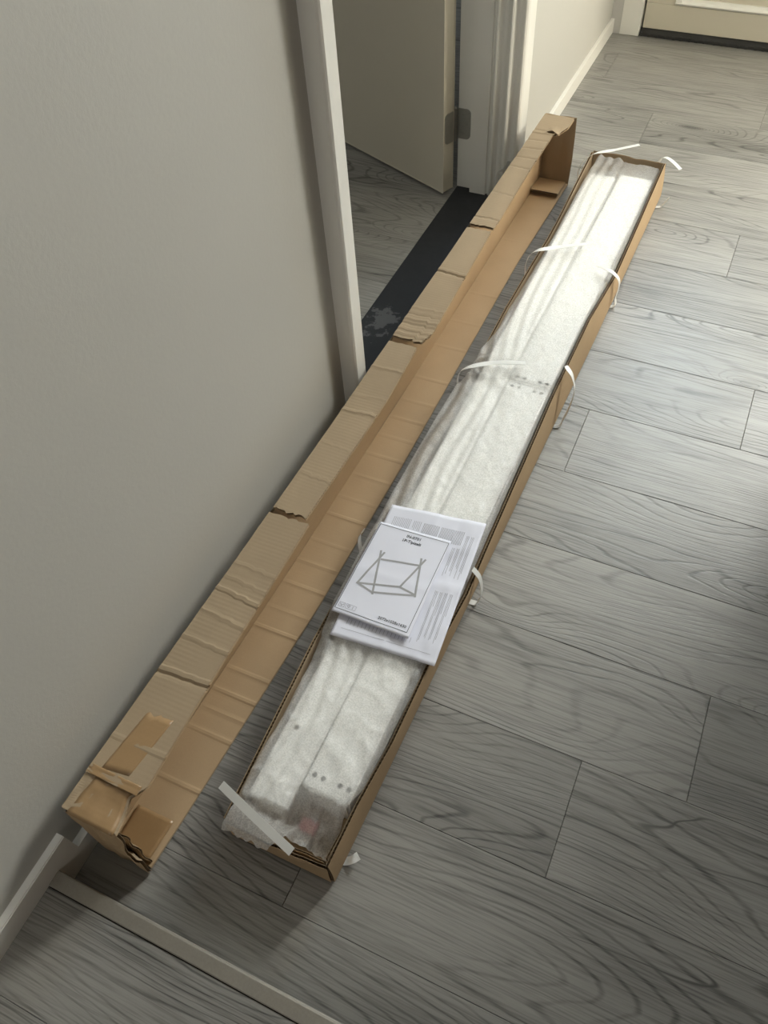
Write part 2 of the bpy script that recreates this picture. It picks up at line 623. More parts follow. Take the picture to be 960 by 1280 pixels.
# ------------------------------------------------------------------ doorway trim
bm = bmesh.new()   # near architrave: deep side, narrow face, small step towards the wall
prism(bm, [(XWL, 1.054), (-0.609, 1.054), (-0.605, 1.056), (-0.603, 1.060), (-0.603, 1.094), (-0.606, 1.099), (-0.612, 1.101), (-0.640, 1.101),
           (XB, 1.101), (XB, 1.076), (XWL, 1.076)], 'z', 0.0, 2.07)
struct(obj('trim_3', bm, 'white_gloss'), 'plain white gloss door architrave beside the black threshold', 'door frame')
bm = bmesh.new()   # far jamb: lining, stop and moulded casing
prism(bm, [(XB, 2.104), (XB, 2.083), (-0.739, 2.083)] +
      [(-0.738, 2.063), (-0.691, 2.063), (-0.690, 2.070), (-0.686, 2.072), (-0.684, 2.066), (-0.680, 2.064), (-0.676, 2.066), (-0.673, 2.077),
       (-0.668, 2.083), (-0.661, 2.084), (-0.655, 2.080), (-0.650, 2.073), (-0.645, 2.071), (-0.641, 2.074), (-0.639, 2.084), (-0.634, 2.090),
       (-0.628, 2.091), (-0.623, 2.087), (-0.619, 2.084), (-0.615, 2.085), (-0.611, 2.090), (-0.609, 2.099), (-0.609, 2.150), (-0.612, 2.158),
       (XWL, 2.158), (XWL, 2.104)], 'z', 0.003, 2.07)
tr4 = obj('trim_4', bm, 'white_gloss')
struct(tr4, 'white moulded door casing and jamb that carries the door hinge', 'door frame')
bm = bmesh.new()
box(bm, XB, -0.603, 1.054, 2.158, 2.07, 2.15, 0.003)
struct(obj('trim_5', bm, 'white_gloss'), 'white door head above the open doorway', 'door frame')

# room door, swung into the room
hx, hy = -0.7885, 2.0750
hp = Vector((-0.806, 2.024, 0))
dd = Vector((-0.401, 0.172, 0)).normalized()
dn = Vector((0.172, 0.401, 0)).normalized()
door = empty('door_1', (hp.x, hp.y, 0.0))
struct(door, 'cream painted room door standing open into the room', 'door')


def dpt(s, t, z):
    return hp + dd * s + dn * t + Vector((0, 0, z))


def dbox(bm, s0, s1, t0, t1, z0, z1, bev=0.0):
    r = bmesh.ops.create_cube(bm, size=1.0)
    for v in r['verts']:
        v.co = dpt(lerp(s0, s1, v.co.x + .5), lerp(t0, t1, v.co.y + .5), lerp(z0, z1, v.co.z + .5))
    if bev:
        bmesh.ops.bevel(bm, geom=list({e for v in r['verts'] for e in v.link_edges}), offset=bev, segments=2, affect='EDGES')


bm = bmesh.new()
dbox(bm, 0.0, 0.86, 0.0, 0.040, 0.010, 2.04, 0.002)
obj('door_leaf', bm, 'cream_gloss', door, hp)
bm = bmesh.new()
def leaf_outline(w, z0, z1, r=0.012):
    p = [(0.0, z0), (w - r, z0)]
    p += [(w - r + r * math.sin(a * HALF / 5), z0 + r - r * math.cos(a * HALF / 5)) for a in range(1, 6)]
    p += [(w - r + r * math.cos(a * HALF / 5), z1 - r + r * math.sin(a * HALF / 5)) for a in range(0, 6)]
    return p + [(0.0, z1)]


for side in (0, 1):
    front, backv = [], []
    for (w_, z_) in leaf_outline(0.034 if side == 0 else 0.038, 0.148, 0.232):
        if side == 0:      # leaf on the door edge
            front.append(bm.verts.new(dpt(-0.0016, 0.040 - w_, z_)))
            backv.append(bm.verts.new(dpt(-0.0001, 0.040 - w_, z_)))
        else:              # leaf on the lining
            front.append(bm.verts.new((-0.786 + w_, 2.0812, z_)))
            backv.append(bm.verts.new((-0.786 + w_, 2.0829, z_)))
    bm.faces.new(front)
    bm.faces.new(backv[::-1])
    for i in range(len(front)):
        j = (i + 1) % len(front)
        bm.faces.new((front[i], backv[i], backv[j], front[j]))
for i in range(5):
    z0 = 0.148 + 0.0168 * i
    r = bmesh.ops.create_cone(bm, cap_ends=True, segments=12, radius1=0.0055, radius2=0.0055, depth=0.0160)
    bmesh.ops.translate(bm, verts=r['verts'], vec=(hx - 0.0015, hy - 0.001, z0 + 0.0084))
for zz in (0.146, 0.2345):
    r = bmesh.ops.create_uvsphere(bm, u_segments=10, v_segments=6, radius=0.0045)
    bmesh.ops.translate(bm, verts=r['verts'], vec=(hx - 0.0015, hy - 0.001, zz))
hg = obj('hinge', bm, 'steel', door, hp)
hg['label'] = 'grey steel butt hinge'
for (px, pz) in ((-0.770, 0.165), (-0.757, 0.190), (-0.770, 0.215)):
    bm = bmesh.new()
    r = bmesh.ops.create_cone(bm, cap_ends=True, segments=12, radius1=0.0032, radius2=0.0022, depth=0.001)
    bmesh.ops.rotate(bm, verts=r['verts'], cent=(0, 0, 0), matrix=Matrix.Rotation(HALF, 3, 'X'))
    bmesh.ops.translate(bm, verts=r['verts'], vec=(px, 2.0809, pz))
    s = obj('screw', bm, 'steel', None)
    s.data.transform(Matrix.Translation(-hp))
    s.parent = hg

# ------------------------------------------------------------------ front door at the end of the hall
fr = bmesh.new()
FX0, FX1 = -0.600, 0.400
box(fr, FX0, -0.530, YF - 0.002, YF + 0.13, 0.0, 2.92, 0.002)
box(fr, 0.330, FX1, YF - 0.002, YF + 0.13, 0.0, 2.92, 0.002)
box(fr, -0.530, -0.505, YF + 0.067, YF + 0.13, 0.0, 2.07)
box(fr, 0.305, 0.330, YF + 0.067, YF + 0.13, 0.0, 2.07)
box(fr, -0.530, 0.330, YF - 0.002, YF + 0.13, 2.07, 2.14, 0.002)
box(fr, -0.530, 0.330, YF - 0.002, YF + 0.13, 2.87, 2.92, 0.002)
struct(obj('trim_6', fr, 'white_gloss'), 'white frame around the front door and fanlight', 'door frame')
d2 = empty('door_2', (-0.1, YF + 0.02, 0.0))
struct(d2, 'cream panelled front door above the black draught seal', 'door')
b2 = (-0.1, YF + 0.02, 0.0)
DX0, DX1, DY0, DY1 = -0.524, 0.324, YF + 0.020, YF + 0.065
bm = bmesh.new()
box(bm, DX0, DX1, DY0, DY1, 0.022, 0.105, 0.002)       # bottom rail
box(bm, DX0, -0.425, DY0, DY1, 0.105, 2.06, 0.002)
box(bm, 0.225, DX1, DY0, DY1, 0.105, 2.06, 0.002)
box(bm, -0.425, 0.225, DY0, DY1, 0.95, 1.12, 0.002)
box(bm, -0.425, 0.225, DY0, DY1, 2.00, 2.06, 0.002)
obj('door_frame', bm, 'cream_gloss', d2, b2)
bm = bmesh.new()
box(bm, -0.425, 0.225, DY0 + 0.012, DY1 - 0.008, 0.105, 0.95)
obj('door_panel', bm, 'cream_gloss', d2, b2)
bm = bmesh.new()
for (x0, x1, z0, z1) in ((-0.425, 0.225, 0.105, 0.127), (-0.425, 0.225, 0.93, 0.95)):
    prism(bm, [(DY0 + 0.012, z0), (DY0 - 0.004, z0 + 0.003), (DY0 - 0.008, z0 + 0.009), (DY0 + 0.002, z0 + 0.014), (DY0 + 0.004, z1), (DY0 + 0.012, z1)], 'x', x0, x1)
for (x0, x1) in ((-0.425, -0.403), (0.203, 0.225)):
    box(bm, x0, x1, DY0 - 0.006, DY0 + 0.012, 0.112, 0.945, 0.004)
obj('panel_moulding', bm, 'white_gloss', d2, b2)
bm = bmesh.new()
box(bm, -0.425, 0.225, DY0 + 0.016, DY0 + 0.022, 1.12, 2.00)
obj('door_pane', bm, 'window_glass', d2, b2)
bm = bmesh.new()
prism(bm, [(YF + 0.001, 0.0015), (YF + 0.003, 0.010), (YF + 0.012, 0.017), (YF + 0.022, 0.021), (YF + 0.065, 0.021), (YF + 0.065, 0.0015)], 'x', -0.528, 0.328)
for i in range(30):
    x = -0.52 + i * 0.028 + random.uniform(-.006, .006)
    box(bm, x, x + random.uniform(.004, .012), YF - 0.001, YF + 0.006, 0.0015, 0.008 + random.uniform(0, .006))
ds = obj('draught_seal', bm, 'rubber_black', d2, b2)
ds['label'] = 'black draught seal'
bm = bmesh.new()
box(bm, -0.530, 0.330, YF + 0.05, YF + 0.056, 2.14, 2.87)
struct(obj('window_1', bm, 'window_glass'), 'clear fanlight pane above the front door', 'window')


# ------------------------------------------------------------------ corrugated cardboard
def slab(bm, P, N, us, vs, h0, h1, mi, closed=True):
    """closed thin slab between normal offsets; h0/h1 numbers or functions of row index"""
    g = []
    for h in (h0, h1):
        rows_ = []
        for i, u in enumerate(us):
            hh = h(i) if callable(h) else h
            rows_.append([bm.verts.new(P(u, v) + N(u, v) * hh) for v in vs])
        g.append(rows_)
    A, B = g
    n, m = len(us), len(vs)
    fs = []
    for i in range(n - 1):
        for j in range(m - 1):
            fs.append(bm.faces.new((A[i][j], A[i][j + 1], A[i + 1][j + 1], A[i + 1][j])))
            fs.append(bm.faces.new((B[i][j], B[i + 1][j], B[i + 1][j + 1], B[i][j + 1])))
        for j in (0, m - 1):
            fs.append(bm.faces.new((A[i][j], A[i + 1][j], B[i + 1][j], B[i][j])))
    for i in (0, n - 1):
        for j in range(m - 1):
            fs.append(bm.faces.new((A[i][j], A[i][j + 1], B[i][j + 1], B[i][j])))
    for f in fs:
        f.material_index = mi


def corr(name, parent, base, P, vs, n_u, T=0.0048, mats=('kraft', 'kraft_inner', 'kraft_flute')):
    """corrugated board: P(u,v), u in 0..1 along the flutes' repeat, two liners and a zigzag medium"""
    def N(u, v):
        e = 1e-3
        u0, u1 = max(0, u - e), min(1, u + e)
        a = P(u1, v) - P(u0, v)
        vm = min(max(v, vs[0] + e), vs[-1] - e)
        b = P(u, vm + e) - P(u, vm - e)
        return a.cross(b).normalized()
    us = [i / (n_u - 1) for i in range(n_u)]
    bm = bmesh.new()
    slab(bm, P, N, us, vs, T / 2 - 0.0004, T / 2, 0)
    slab(bm, P, N, us, vs, -T / 2, -T / 2 + 0.0004, 1)
    z = T / 2 - 0.0006
    vi = [vs[0] + 0.030 * (vs[-1] - vs[0])] + list(vs[1:-1]) + [vs[-1] - 0.030 * (vs[-1] - vs[0])]
    slab(bm, P, N, us, vi, lambda i: (z if i % 2 else -z) - 0.0002, lambda i: (z if i % 2 else -z) + 0.0002, 2)
    return obj(name, bm, list(mats), parent, base)


def vlist(n):
    return [i / n for i in range(n + 1)]


# ------------------------------------------------------------------ carton lid, standing on its long side
LID_BASE = (-0.57, 1.15, 0.0)
lid = empty('open_carton', LID_BASE)
tag(lid, 'long brown cardboard carton lid lying on its side, empty and creased', 'carton lid')
LY0, LY1, LZ = 0.118, 2.192, 0.197
xback = [(0.118, -0.606), (0.35, -0.600), (0.70, -0.590), (1.2, -0.581), (1.6, -0.577), (2.192, -0.570)]
xfl = [(0.118, -0.519), (0.23, -0.514), (0.635, -0.496), (1.0, -0.491), (1.78, -0.494), (2.05, -0.484), (2.192, -0.480)]
xtop = [(0.118, -0.512), (0.165, -0.524), (0.186, -0.509), (0.40, -0.513), (0.68, -0.511), (0.69, -0.524), (1.0, -0.513), (1.17, -0.518), (1.215, -0.505),
        (1.60, -0.516), (1.66, -0.514), (1.9, -0.517), (2.08, -0.515), (2.10, -0.500), (2.14, -0.487), (2.192, -0.486)]
creases_b = [(0.19, -1), (0.246, 1), (0.290, -1), (0.338, 1), (0.378, .6), (0.415, 1.2), (0.46, .8), (0.50, -.5), (0.555, 1.3), (0.60, .5), (0.66, .9), (0.715, .7), (0.77, .5),
             (0.84, 1.2), (0.89, .4), (0.955, .5), (1.02, .7), (1.08, .4), (1.14, .6), (1.2, .5), (1.28, .8), (1.345, -.9), (1.40, .5), (1.5, .4), (1.62, .6), (1.75, -.6), (1.87, .5)]


def ridge(y, table, w=0.0058, a=0.0017):
    s = 0.0
    for c, k in table:
        d = abs(y - c)
        if d < w:
            s += k * a * (1 - d / w)
    return s


def flap_bottom(u, v):
    y = lerp(LY0, LY1, u)
    xa, xb = plin(xback, y) + 0.003, plin(xfl, y)
    z = 0.0042 + max(0.0, ridge(y, creases_b)) * (0.4 + 0.6 * v) + 0.004 * v * v * (0.5 + 0.5 * nz(y * 3, 1.7))
    if y < 0.2:
        z += 0.003 * v * (0.2 - y) / 0.08
    return Vector((lerp(xa, xb, v), y, z))


def back_panel(u, v):
    y = lerp(LY0, LY1, u)
    x = plin(xback, y) + 0.002 * nz(y * 4, v * 2, 3.1)
    return Vector((x + 0.003 * math.sin(v * math.pi) * nz(y * 2, 5.0), y, lerp(0.0045, LZ - 0.003, v)))


NU = 591
corr('bottom_flap', lid, LID_BASE, flap_bottom, vlist(4), NU, mats=('kraft_inner', 'kraft', 'kraft_flute'))
corr('back_panel', lid, LID_BASE, lambda u, v: back_panel(u, 1 - v), vlist(4), NU, mats=('kraft_inner', 'kraft', 'kraft_flute'))


def top_segment(ya, yb, za, zb, jag_a, jag_b, cr, lift_r=0.0, seed=0.0):
    ya_, yb_ = ya, yb
    L = yb - ya

    def P(u, v):
        ja = jag_a * nz(v * 7, seed + 1.3) + (jag_a * 0.5 * nz(v * 19, seed + 4.3))
        jb = jag_b * nz(v * 7, seed + 8.1) + (jag_b * 0.5 * nz(v * 19, seed + 2.9))
        y = lerp(ya_ + ja, yb_ + jb, u) + 0.009 * (v - .5) * math.sin(u * math.pi) * math.sin(seed + u * 7)
        ym = lerp(ya_, yb_, u)
        xa, xb = plin(xback, ym) + 0.0005, plin(xtop, ym)
        z = LZ + lerp(za, zb, u ** 3 if zb > za else u) * (0.3 + 0.7 * v) + ridge(ym, cr) + 0.0016 * nz(ym * 5, v * 2, seed)
        z += lift_r * v
        return Vector((lerp(xa, xb, v), y, z))
    n = max(9, int(L / 0.0035))
    corr('top_flap', lid, LID_BASE, P, vlist(12), n, T=0.0060)
    return P


SEG_A = top_segment(0.170, 0.676, 0.0, 0.006, 0.0, 0.004, [(0.232, .7), (0.345, -1.6), (0.352, 1.2), (0.41, .9), (0.46, .7), (0.505, 1.3), (0.53, .5), (0.56, .5)], 0.0, 0.0)
top_segment(0.690, 1.166, 0.0, 0.003, 0.006, 0.003, [(0.78, .5), (0.86, .3), (0.955, 1.2), (1.0, .4), (1.085, .8)], 0.0, 3.0)
top_segment(1.182, 1.606, 0.004, 0.002, 0.006, 0.004, [(1.195, 1), (1.212, 1), (1.229, -1), (1.246, 1), (1.262, -.8), (1.285, .7), (1.42, -1.5), (1.428, 1)], 0.0, 6.0)
top_segment(1.622, 2.190, 0.002, 0.0, 0.006, 0.0, [(1.655, -1), (1.77, -.7), (1.90, -.9), (1.95, -1.0), (2.00, -1.0), (2.045, -.9), (2.085, 1.6), (2.10, -1.2)], 0.0, 9.0)


def near_top(u, v):
    y = lerp(0.116, 0.176, u)
    xa, xb = plin(xback, y) + 0.0005, plin(xtop, y)
    return Vector((lerp(xa, xb, v), y, LZ - 0.002 - 0.004 * math.sin(u * 3.1) * v + 0.002 * nz(v * 6, u * 3, 2.2)))


corr('top_flap', lid, LID_BASE, near_top, vlist(8), 18)


def near_end(u, v):   # u across the width, v up
    x = lerp(-0.604, -0.519, u)
    k = 0.006 * nz(u * 5, v * 5, 7.7) * (0.3 + u)
    return Vector((lerp(x, lerp(-0.604, -0.513, u), v) + 0.004 * nz(v * 6, 1.1) * u, 0.116 + k - 0.004 * math.sin(v * 3.1) * u, lerp(0.003, LZ - 0.004, v)))


corr('end_panel', lid, LID_BASE, near_end, vlist(14), 25)


def near_end_in(u, v):
    x = lerp(-0.598, -0.522, u)
    return Vector((x + 0.006 * nz(v * 7, 3.1) * u, 0.1245 + 0.004 * nz(u * 6, v * 6, 1.7), lerp(0.008, LZ - 0.03 - 0.02 * u, v)))


corr('end_panel', lid, LID_BASE, near_end_in, vlist(14), 25, T=0.003)


def far_end(u, v):
    x = lerp(-0.569, -0.481, u)
    if u > 0.9:
        x += 0.010 * (0.5 - abs(v - 0.42)) * (u - 0.9) * 10 * 0.6
    return Vector((x, 2.194 + 0.003 * nz(u * 4, v * 4, 5.5), lerp(0.003, LZ + 0.001, v)))


corr('end_panel', lid, LID_BASE, far_end, vlist(14), 27, mats=('kraft_inner', 'kraft', 'kraft_flute'))


def tab(u, v):
    y = lerp(2.105, 2.188, u)
    return Vector((lerp(-0.566, -0.486, v), y, 0.0125 + 0.009 * (1 - u)))


corr('glue_tab', lid, LID_BASE, tab, vlist(4), 25, mats=('kraft_inner', 'kraft', 'kraft_flute'))


def far_tear(u, v):   # torn scrap hanging at the far corner of the top flap
    return Vector((lerp(-0.533, -0.500, v), lerp(2.090, 2.125, u) + 0.003 * nz(v * 9, 3.0), LZ + 0.0045 + 0.005 * math.sin(v * 4) * (1 - u)))


corr('torn_scrap', lid, LID_BASE, far_tear, vlist(8), 12, T=0.0025)


# packing tape on the near end of the lid
def sheet(name, P, nu, nv, mat, parent, base, th=0.0003, label=None):
    bm = bmesh.new()

    def N(u, v):
        e = 1e-3
        a = P(min(1, u + e), v) - P(max(0, u - e), v)
        b = P(u, min(1, v + e)) - P(u, max(0, v - e))
        return a.cross(b).normalized()
    slab(bm, P, N, vlist(nu), vlist(nv), 0.0, th, 0)
    o = obj(name, bm, mat, parent, base, True)
    if label:
        o['label'] = label
    return o


def tape1(u, v):
    y = lerp(0.112, 0.172, u)
    xa, xb = plin(xback, y) + 0.012 + 0.006 * u, plin(xtop, y) - 0.004
    return Vector((lerp(xa, xb, v), y, near_top(min(1, max(0, (y - 0.116) / 0.06)), v).z + 0.0029 + 0.0005 * nz(u * 6, v * 6, 2.0)))


def tape2(u, v):
    y = lerp(0.183, 0.278, u)
    x = lerp(-0.586, -0.542, v) + 0.012 * u
    y += 0.006 * v + 0.006 * u * nz(v * 5, 1.0)
    q = SEG_A((y - 0.170) / 0.506, (x - plin(xback, y)) / (plin(xtop, y) - plin(xback, y)))
    return Vector((x, y, q.z + 0.0032))


def tape3(u, v):
    y = lerp(0.125, 0.190, u)
    xa, xb = -0.594, plin(xfl, y) - 0.008
    return Vector((lerp(xa, xb, v), y, 0.0112 + 0.0045 * v + 0.001 * nz(u * 9, v * 6, 6.0)))


def tape4(u, v):
    return Vector((lerp(-0.604, -0.516, v), lerp(0.170, 0.184, u), LZ + 0.0031 + 0.0008 * nz(u * 3, v * 8, 5.0)))


for f in (tape1, tape2, tape3, tape4):
    sheet('packing_tape', f, 10, 10, 'brown_tape', lid, LID_BASE, label='shiny brown packing tape')

# ------------------------------------------------------------------ carton tray
TB = (-0.335, 1.22, 0.0)
tray = empty('carton_tray', TB)
tag(tray, 'long open brown cardboard carton tray holding the wrapped white beams', 'carton tray')
TY0, TY1, TZ = 0.215, 2.225, 0.088
xr_b = [(0.215, -0.254), (0.55, -0.247), (0.93, -0.238), (1.25, -0.232), (1.55, -0.226), (2.225, -0.220)]
xr_t = [(0.215, -0.256), (0.31, -0.254), (0.42, -0.246), (0.56, -0.245), (0.72, -0.235), (0.82, -0.237), (1.25, -0.243), (1.52, -0.240), (1.70, -0.227), (2.225, -0.228)]
xl_b = [(0.215, -0.432), (0.8, -0.440), (1.3, -0.432), (2.225, -0.428)]
xl_t = [(0.215, -0.428), (0.34, -0.434), (0.53, -0.444), (0.85, -0.446), (1.0, -0.446), (1.28, -0.430), (1.5, -0.434), (1.8, -0.426), (2.225, -0.430)]


def tray_bottom(u, v):
    y = lerp(TY0, TY1, u)
    return Vector((lerp(plin(xl_b, y), plin(xr_b, y), v), y, 0.0042))


def tray_right(u, v):
    y = lerp(TY0, TY1, u)
    h = TZ + 0.002 * nz(y * 5, 2.0) + 0.012 * max(0, (y - 1.9) / 0.3)
    return Vector((lerp(plin(xr_b, y), plin(xr_t, y), v) + 0.002 * math.sin(v * 3.1), y, lerp(0.0055, h, v)))


def tray_left(u, v):
    y = lerp(TY0, TY1, u)
    h = TZ - 0.006 - 0.013 * math.exp(-((y - 1.27) / 0.05) ** 2) + 0.003 * nz(y * 5, 7.0) + 0.016 * max(0, (y - 1.9) / 0.3)
    return Vector((lerp(plin(xl_b, y), plin(xl_t, y), v), y, lerp(0.0055, h, v)))


NT_ = 575
corr('bottom_panel', tray, TB, tray_bottom, vlist(4), NT_, mats=('kraft_inner', 'kraft', 'kraft_flute'))
corr('side_panel', tray, TB, lambda u, v: tray_right(u, v), vlist(4), NT_, mats=('kraft', 'kraft_inner', 'kraft_flute'))
corr('side_panel', tray, TB, lambda u, v: tray_left(u, v), vlist(4), NT_, mats=('kraft_inner', 'kraft', 'kraft_flute'))


def tray_near(u, v):
    h = 0.074 + 0.010 * u + 0.004 * nz(u * 7, 4.4)
    return Vector((lerp(-0.431, -0.256, u), 0.2145 + 0.005 * nz(u * 4, v * 2, 9.1) * v - 0.004 * math.sin(u * 3.1) * v, lerp(0.0055, h, v)))


def tray_near_in(u, v):
    h = 0.070 + 0.006 * u
    return Vector((lerp(-0.34, -0.264, u), 0.2215 + 0.002 * nz(u * 4, v * 2, 3.1), lerp(0.0075, h, v)))


def tray_side_in(u, v):   # folded-in corner flap beside the near right corner
    return Vector((lerp(-0.2625, -0.2600, u), lerp(0.226, 0.300, u), lerp(0.0075, 0.080 - 0.012 * u, v)))


def tray_far(u, v):
    h = 0.100 - 0.004 * u + 0.003 * nz(u * 6, 8.4)
    return Vector((lerp(-0.428, -0.224, u), 2.227 + 0.003 * nz(u * 4, v, 1.1), lerp(0.0055, h, v)))


corr('end_panel', tray, TB, tray_near, vlist(6), 51)
corr('end_panel', tray, TB, tray_near_in, vlist(6), 23, T=0.003)
corr('end_panel', tray, TB, tray_far, vlist(6), 59, mats=('kraft_inner', 'kraft', 'kraft_flute'))
corr('corner_flap', tray, TB, tray_side_in, vlist(4), 21, T=0.003)


# ------------------------------------------------------------------ white wooden beams in the tray
def beam(x0a, x1a, x0b, x1b, y0, y1, z0, z1, holes, label):
    bm = bmesh.new()
    r = bmesh.ops.create_cube(bm, size=1.0)
    for v in r['verts']:
        t = v.co.y + .5
        xa, xb = lerp(x0a, x0b, t), lerp(x1a, x1b, t)
        v.co = Vector((lerp(xa, xb, v.co.x + .5), lerp(y0, y1, t), lerp(z0, z1, v.co.z + .5)))
    bmesh.ops.bevel(bm, geom=list(bm.edges), offset=0.004, segments=3, affect='EDGES')
    base = ((x0a + x1b) / 2, (y0 + y1) / 2, z0)
    o = obj('wooden_beam', bm, 'beam_white', None, base)
    tag(o, label, 'beam')
    if holes:
        cb = bmesh.new()
        for hxx, hyy in holes:
            rr = bmesh.ops.create_cone(cb, cap_ends=True, segments=16, radius1=0.0042, radius2=0.0042, depth=0.05)
            bmesh.ops.translate(cb, verts=rr['verts'], vec=(hxx, hyy, z1))
        cut = obj('hole_cutter', cb, 'gap_dark', None)
        md = o.modifiers.new('holes', 'BOOLEAN')
        md.object = cut
        md.operation = 'DIFFERENCE'
        md.solver = 'EXACT'
        try:
            md.material_mode = 'TRANSFER'
        except Exception:
            pass
        bpy.context.view_layer.update()
        dg = bpy.context.evaluated_depsgraph_get()
        me = bpy.data.meshes.new_from_object(o.evaluated_get(dg))
        o.modifiers.clear()
        o.data = me
        bpy.data.objects.remove(cut)
    return o


BZ = 0.0838
beam(-0.345, -0.266, -0.347, -0.2555, 0.304, 1.2655, 0.0075, BZ, [(-0.334, 0.327), (-0.319, 0.327), (-0.290, 0.327), (-0.275, 0.327),
     (-0.334, 1.252), (-0.318, 1.252), (-0.284, 1.252), (-0.268, 1.252)], 'white drilled beam ending under clear film at the tray end by the floor step')
beam(-0.347, -0.2555, -0.330, -0.2415, 1.2705, 2.160, 0.0075, BZ - 0.0005, [(-0.332, 1.284), (-0.316, 1.284), (-0.282, 1.284), (-0.266, 1.284)],
     'white drilled beam in the tray half towards the front door')
beam(-0.417, -0.350, -0.411, -0.338, 0.262, 2.15, 0.0075, BZ - 0.005, [(-0.398, 0.385)], 'white long beam beside the lid-side wall of the carton tray')

# hardware bag in the near corner
bm = bmesh.new()
r = bmesh.ops.create_uvsphere(bm, u_segments=20, v_segments=12, radius=1.0)
for v in r['verts']:
    c = v.co
    k = 1 + 0.18 * nz(c.x * 2, c.y * 2, c.z * 2)
    v.co = Vector((-0.312 + 0.034 * c.x * k, 0.263 + 0.024 * c.y * k, 0.020 + 0.0105 * c.z * k))
hb = obj('hardware_bag', bm, 'bag_film', None, (-0.312, 0.263, 0.008), True)
tag(hb, 'small clear bag of fittings with a pink label under the film', 'bag')
bm = bmesh.new()
box(bm, -0.334, -0.306, 0.256, 0.276, 0.0318, 0.0323)
obj('paper_label', bm, 'pink_label', hb, (-0.312, 0.263, 0.008))


# ------------------------------------------------------------------ foam wrap over the beams
def foam_z(x, y):
    top = 0.0905
    # long soft folds on the lid side of the sheet
    left = max(0.0, min(1.0, (-0.335 - x) / 0.05))
    f = 0.0032 * left * math.sin(x * 230 + 3.2 * nz(y * 3.5, 0.3) * 2.2 + y * 6)
    # folds gathered at the strap
    dx, dy = x + 0.425, y - 1.272
    r = math.hypot(dx, dy)
    th = math.atan2(dy, dx + 0.02)
    f += 0.0055 * math.exp(-r / 0.10) * math.sin(th * 9 + 4 * nz(x * 12, y * 6)) * min(1, r / 0.02)
    f += -0.008 * math.exp(-(r / 0.022) ** 2)
    # crossing creases near the paper
    if y < 0.62:
        f += 0.0022 * math.sin(y * 95 + x * 42 + 3 * nz(x * 14, y * 9)) * max(0, nz(x * 9, y * 7, 4.0) + 0.3)
    rg = (1 - abs(nz(x * 17 + y * 12, y * 15 - x * 8, 3.0))) ** 9
    rg2 = (1 - abs(nz(x * 34 - y * 14, y * 26 + x * 12, 8.0))) ** 10
    amp = 2.2 if y < 0.30 else (1.0 if y < 0.62 else 0.35)
    f += amp * (0.0026 * rg + 0.0016 * rg2)
    f += 0.0016 * nz(x * 30, y * 22) + 0.0011 * nz(x * 75, y * 60, 2)
    z = top + f
    # seam between the beams and the butt joint of the two drilled beams
    sx = -0.349 + 0.012 * max(0, (y - 1.3) / 0.9)
    z -= 0.0032 * math.exp(-((x - sx) / 0.0035) ** 2)
    if x > -0.35:
        z -= 0.0040 * math.exp(-((y - 1.268) / 0.0035) ** 2)
    return z


FX = 64
FYN = 470


def foam_point(u, v):
    k = max(0.0, min(1.0, (u - 0.50) / 0.12))
    yn = lerp(0.199 + 0.006 * nz(u * 14, 2.2), 0.2305 + 0.003 * nz(u * 20, 5.2), k)
    y = lerp(yn, 2.2165, v)
    xl = plin([(0.20, -0.424), (0.33, -0.428), (0.40, -0.426), (0.50, -0.430), (0.62, -0.447), (1.0, -0.451), (1.2, -0.446), (1.27, -0.436), (1.33, -0.436), (1.42, -0.424), (1.5, -0.426),
               (1.8, -0.417), (2.1, -0.417), (2.205, -0.414)], y)
    xr = plin([(0.20, -0.2685), (0.305, -0.2665), (0.335, -0.256), (0.40, -0.2525), (0.72, -0.2425), (1.25, -0.2495), (1.52, -0.2465), (1.7, -0.2340), (2.205, -0.2345)], y)
    x = lerp(xl, xr, u)
    z = foam_z(x, y)
    # rounded roll-off at both long edges
    de = (xr - x) / 0.007
    if de < 1:
        z -= 0.009 * (1 - max(0, de)) ** 2
    dl = (x - xl) / 0.009
    if dl < 1:
        over = 1.0 if 0.55 < y < 1.39 else 0.0
        z -= (0.004 if over else 0.010) * (1 - max(0, dl)) ** 2
    # clear film sagging past the beam ends towards the near wall
    y_end = 0.300 if x > -0.347 else 0.258
    t = max(0.0, min(1.0, (y_end - y) / (y_end - 0.228)))
    if t > 0:
        sag = 0.052 if x > -0.347 else 0.030
        edge = max(0.0, min(1.0, (x + 0.424) / 0.06))
        prof = math.sin(min(1, t * 1.0) * math.pi * 0.62) if t < 1 else 0.93
        z -= sag * prof * edge * (1.0 if x > -0.30 else 0.75) - 0.005 * nz(x * 30, y * 40, 6.0) * edge
        if y < 0.252 and k < 1:
            z = lerp(z, 0.0925 + 0.002 * nz(x * 40, 3.3), min(1, (0.252 - y) / 0.022) * (1 if yn < 0.2285 else 0))
            if y < 0.2055:
                z -= 1.2 * (0.2055 - y)
        z = max(z, 0.036)
    # ruffled far corner
    if y > 2.12:
        k = (y - 2.12) / 0.085
        z += 0.010 * k * max(0, nz(x * 38, y * 30, 8.0)) * (1.9 if x < -0.32 else 0.5) - 0.003 * k * k
    return Vector((x, y, max(z, 0.02)))


bm = bmesh.new()
gr = [[bm.verts.new(foam_point(i / FX, j / FYN)) for i in range(FX + 1)] for j in range(FYN + 1)]
for j in range(FYN):
    for i in range(FX):
        bm.faces.new((gr[j][i], gr[j][i + 1], gr[j + 1][i + 1], gr[j + 1][i]))
fo = obj('foam_wrap', bm, 'foam_film', None, (-0.335, 1.2, 0.09), True)
tag(fo, 'crinkled translucent white foam wrap covering the beams in the carton tray', 'foam wrap')


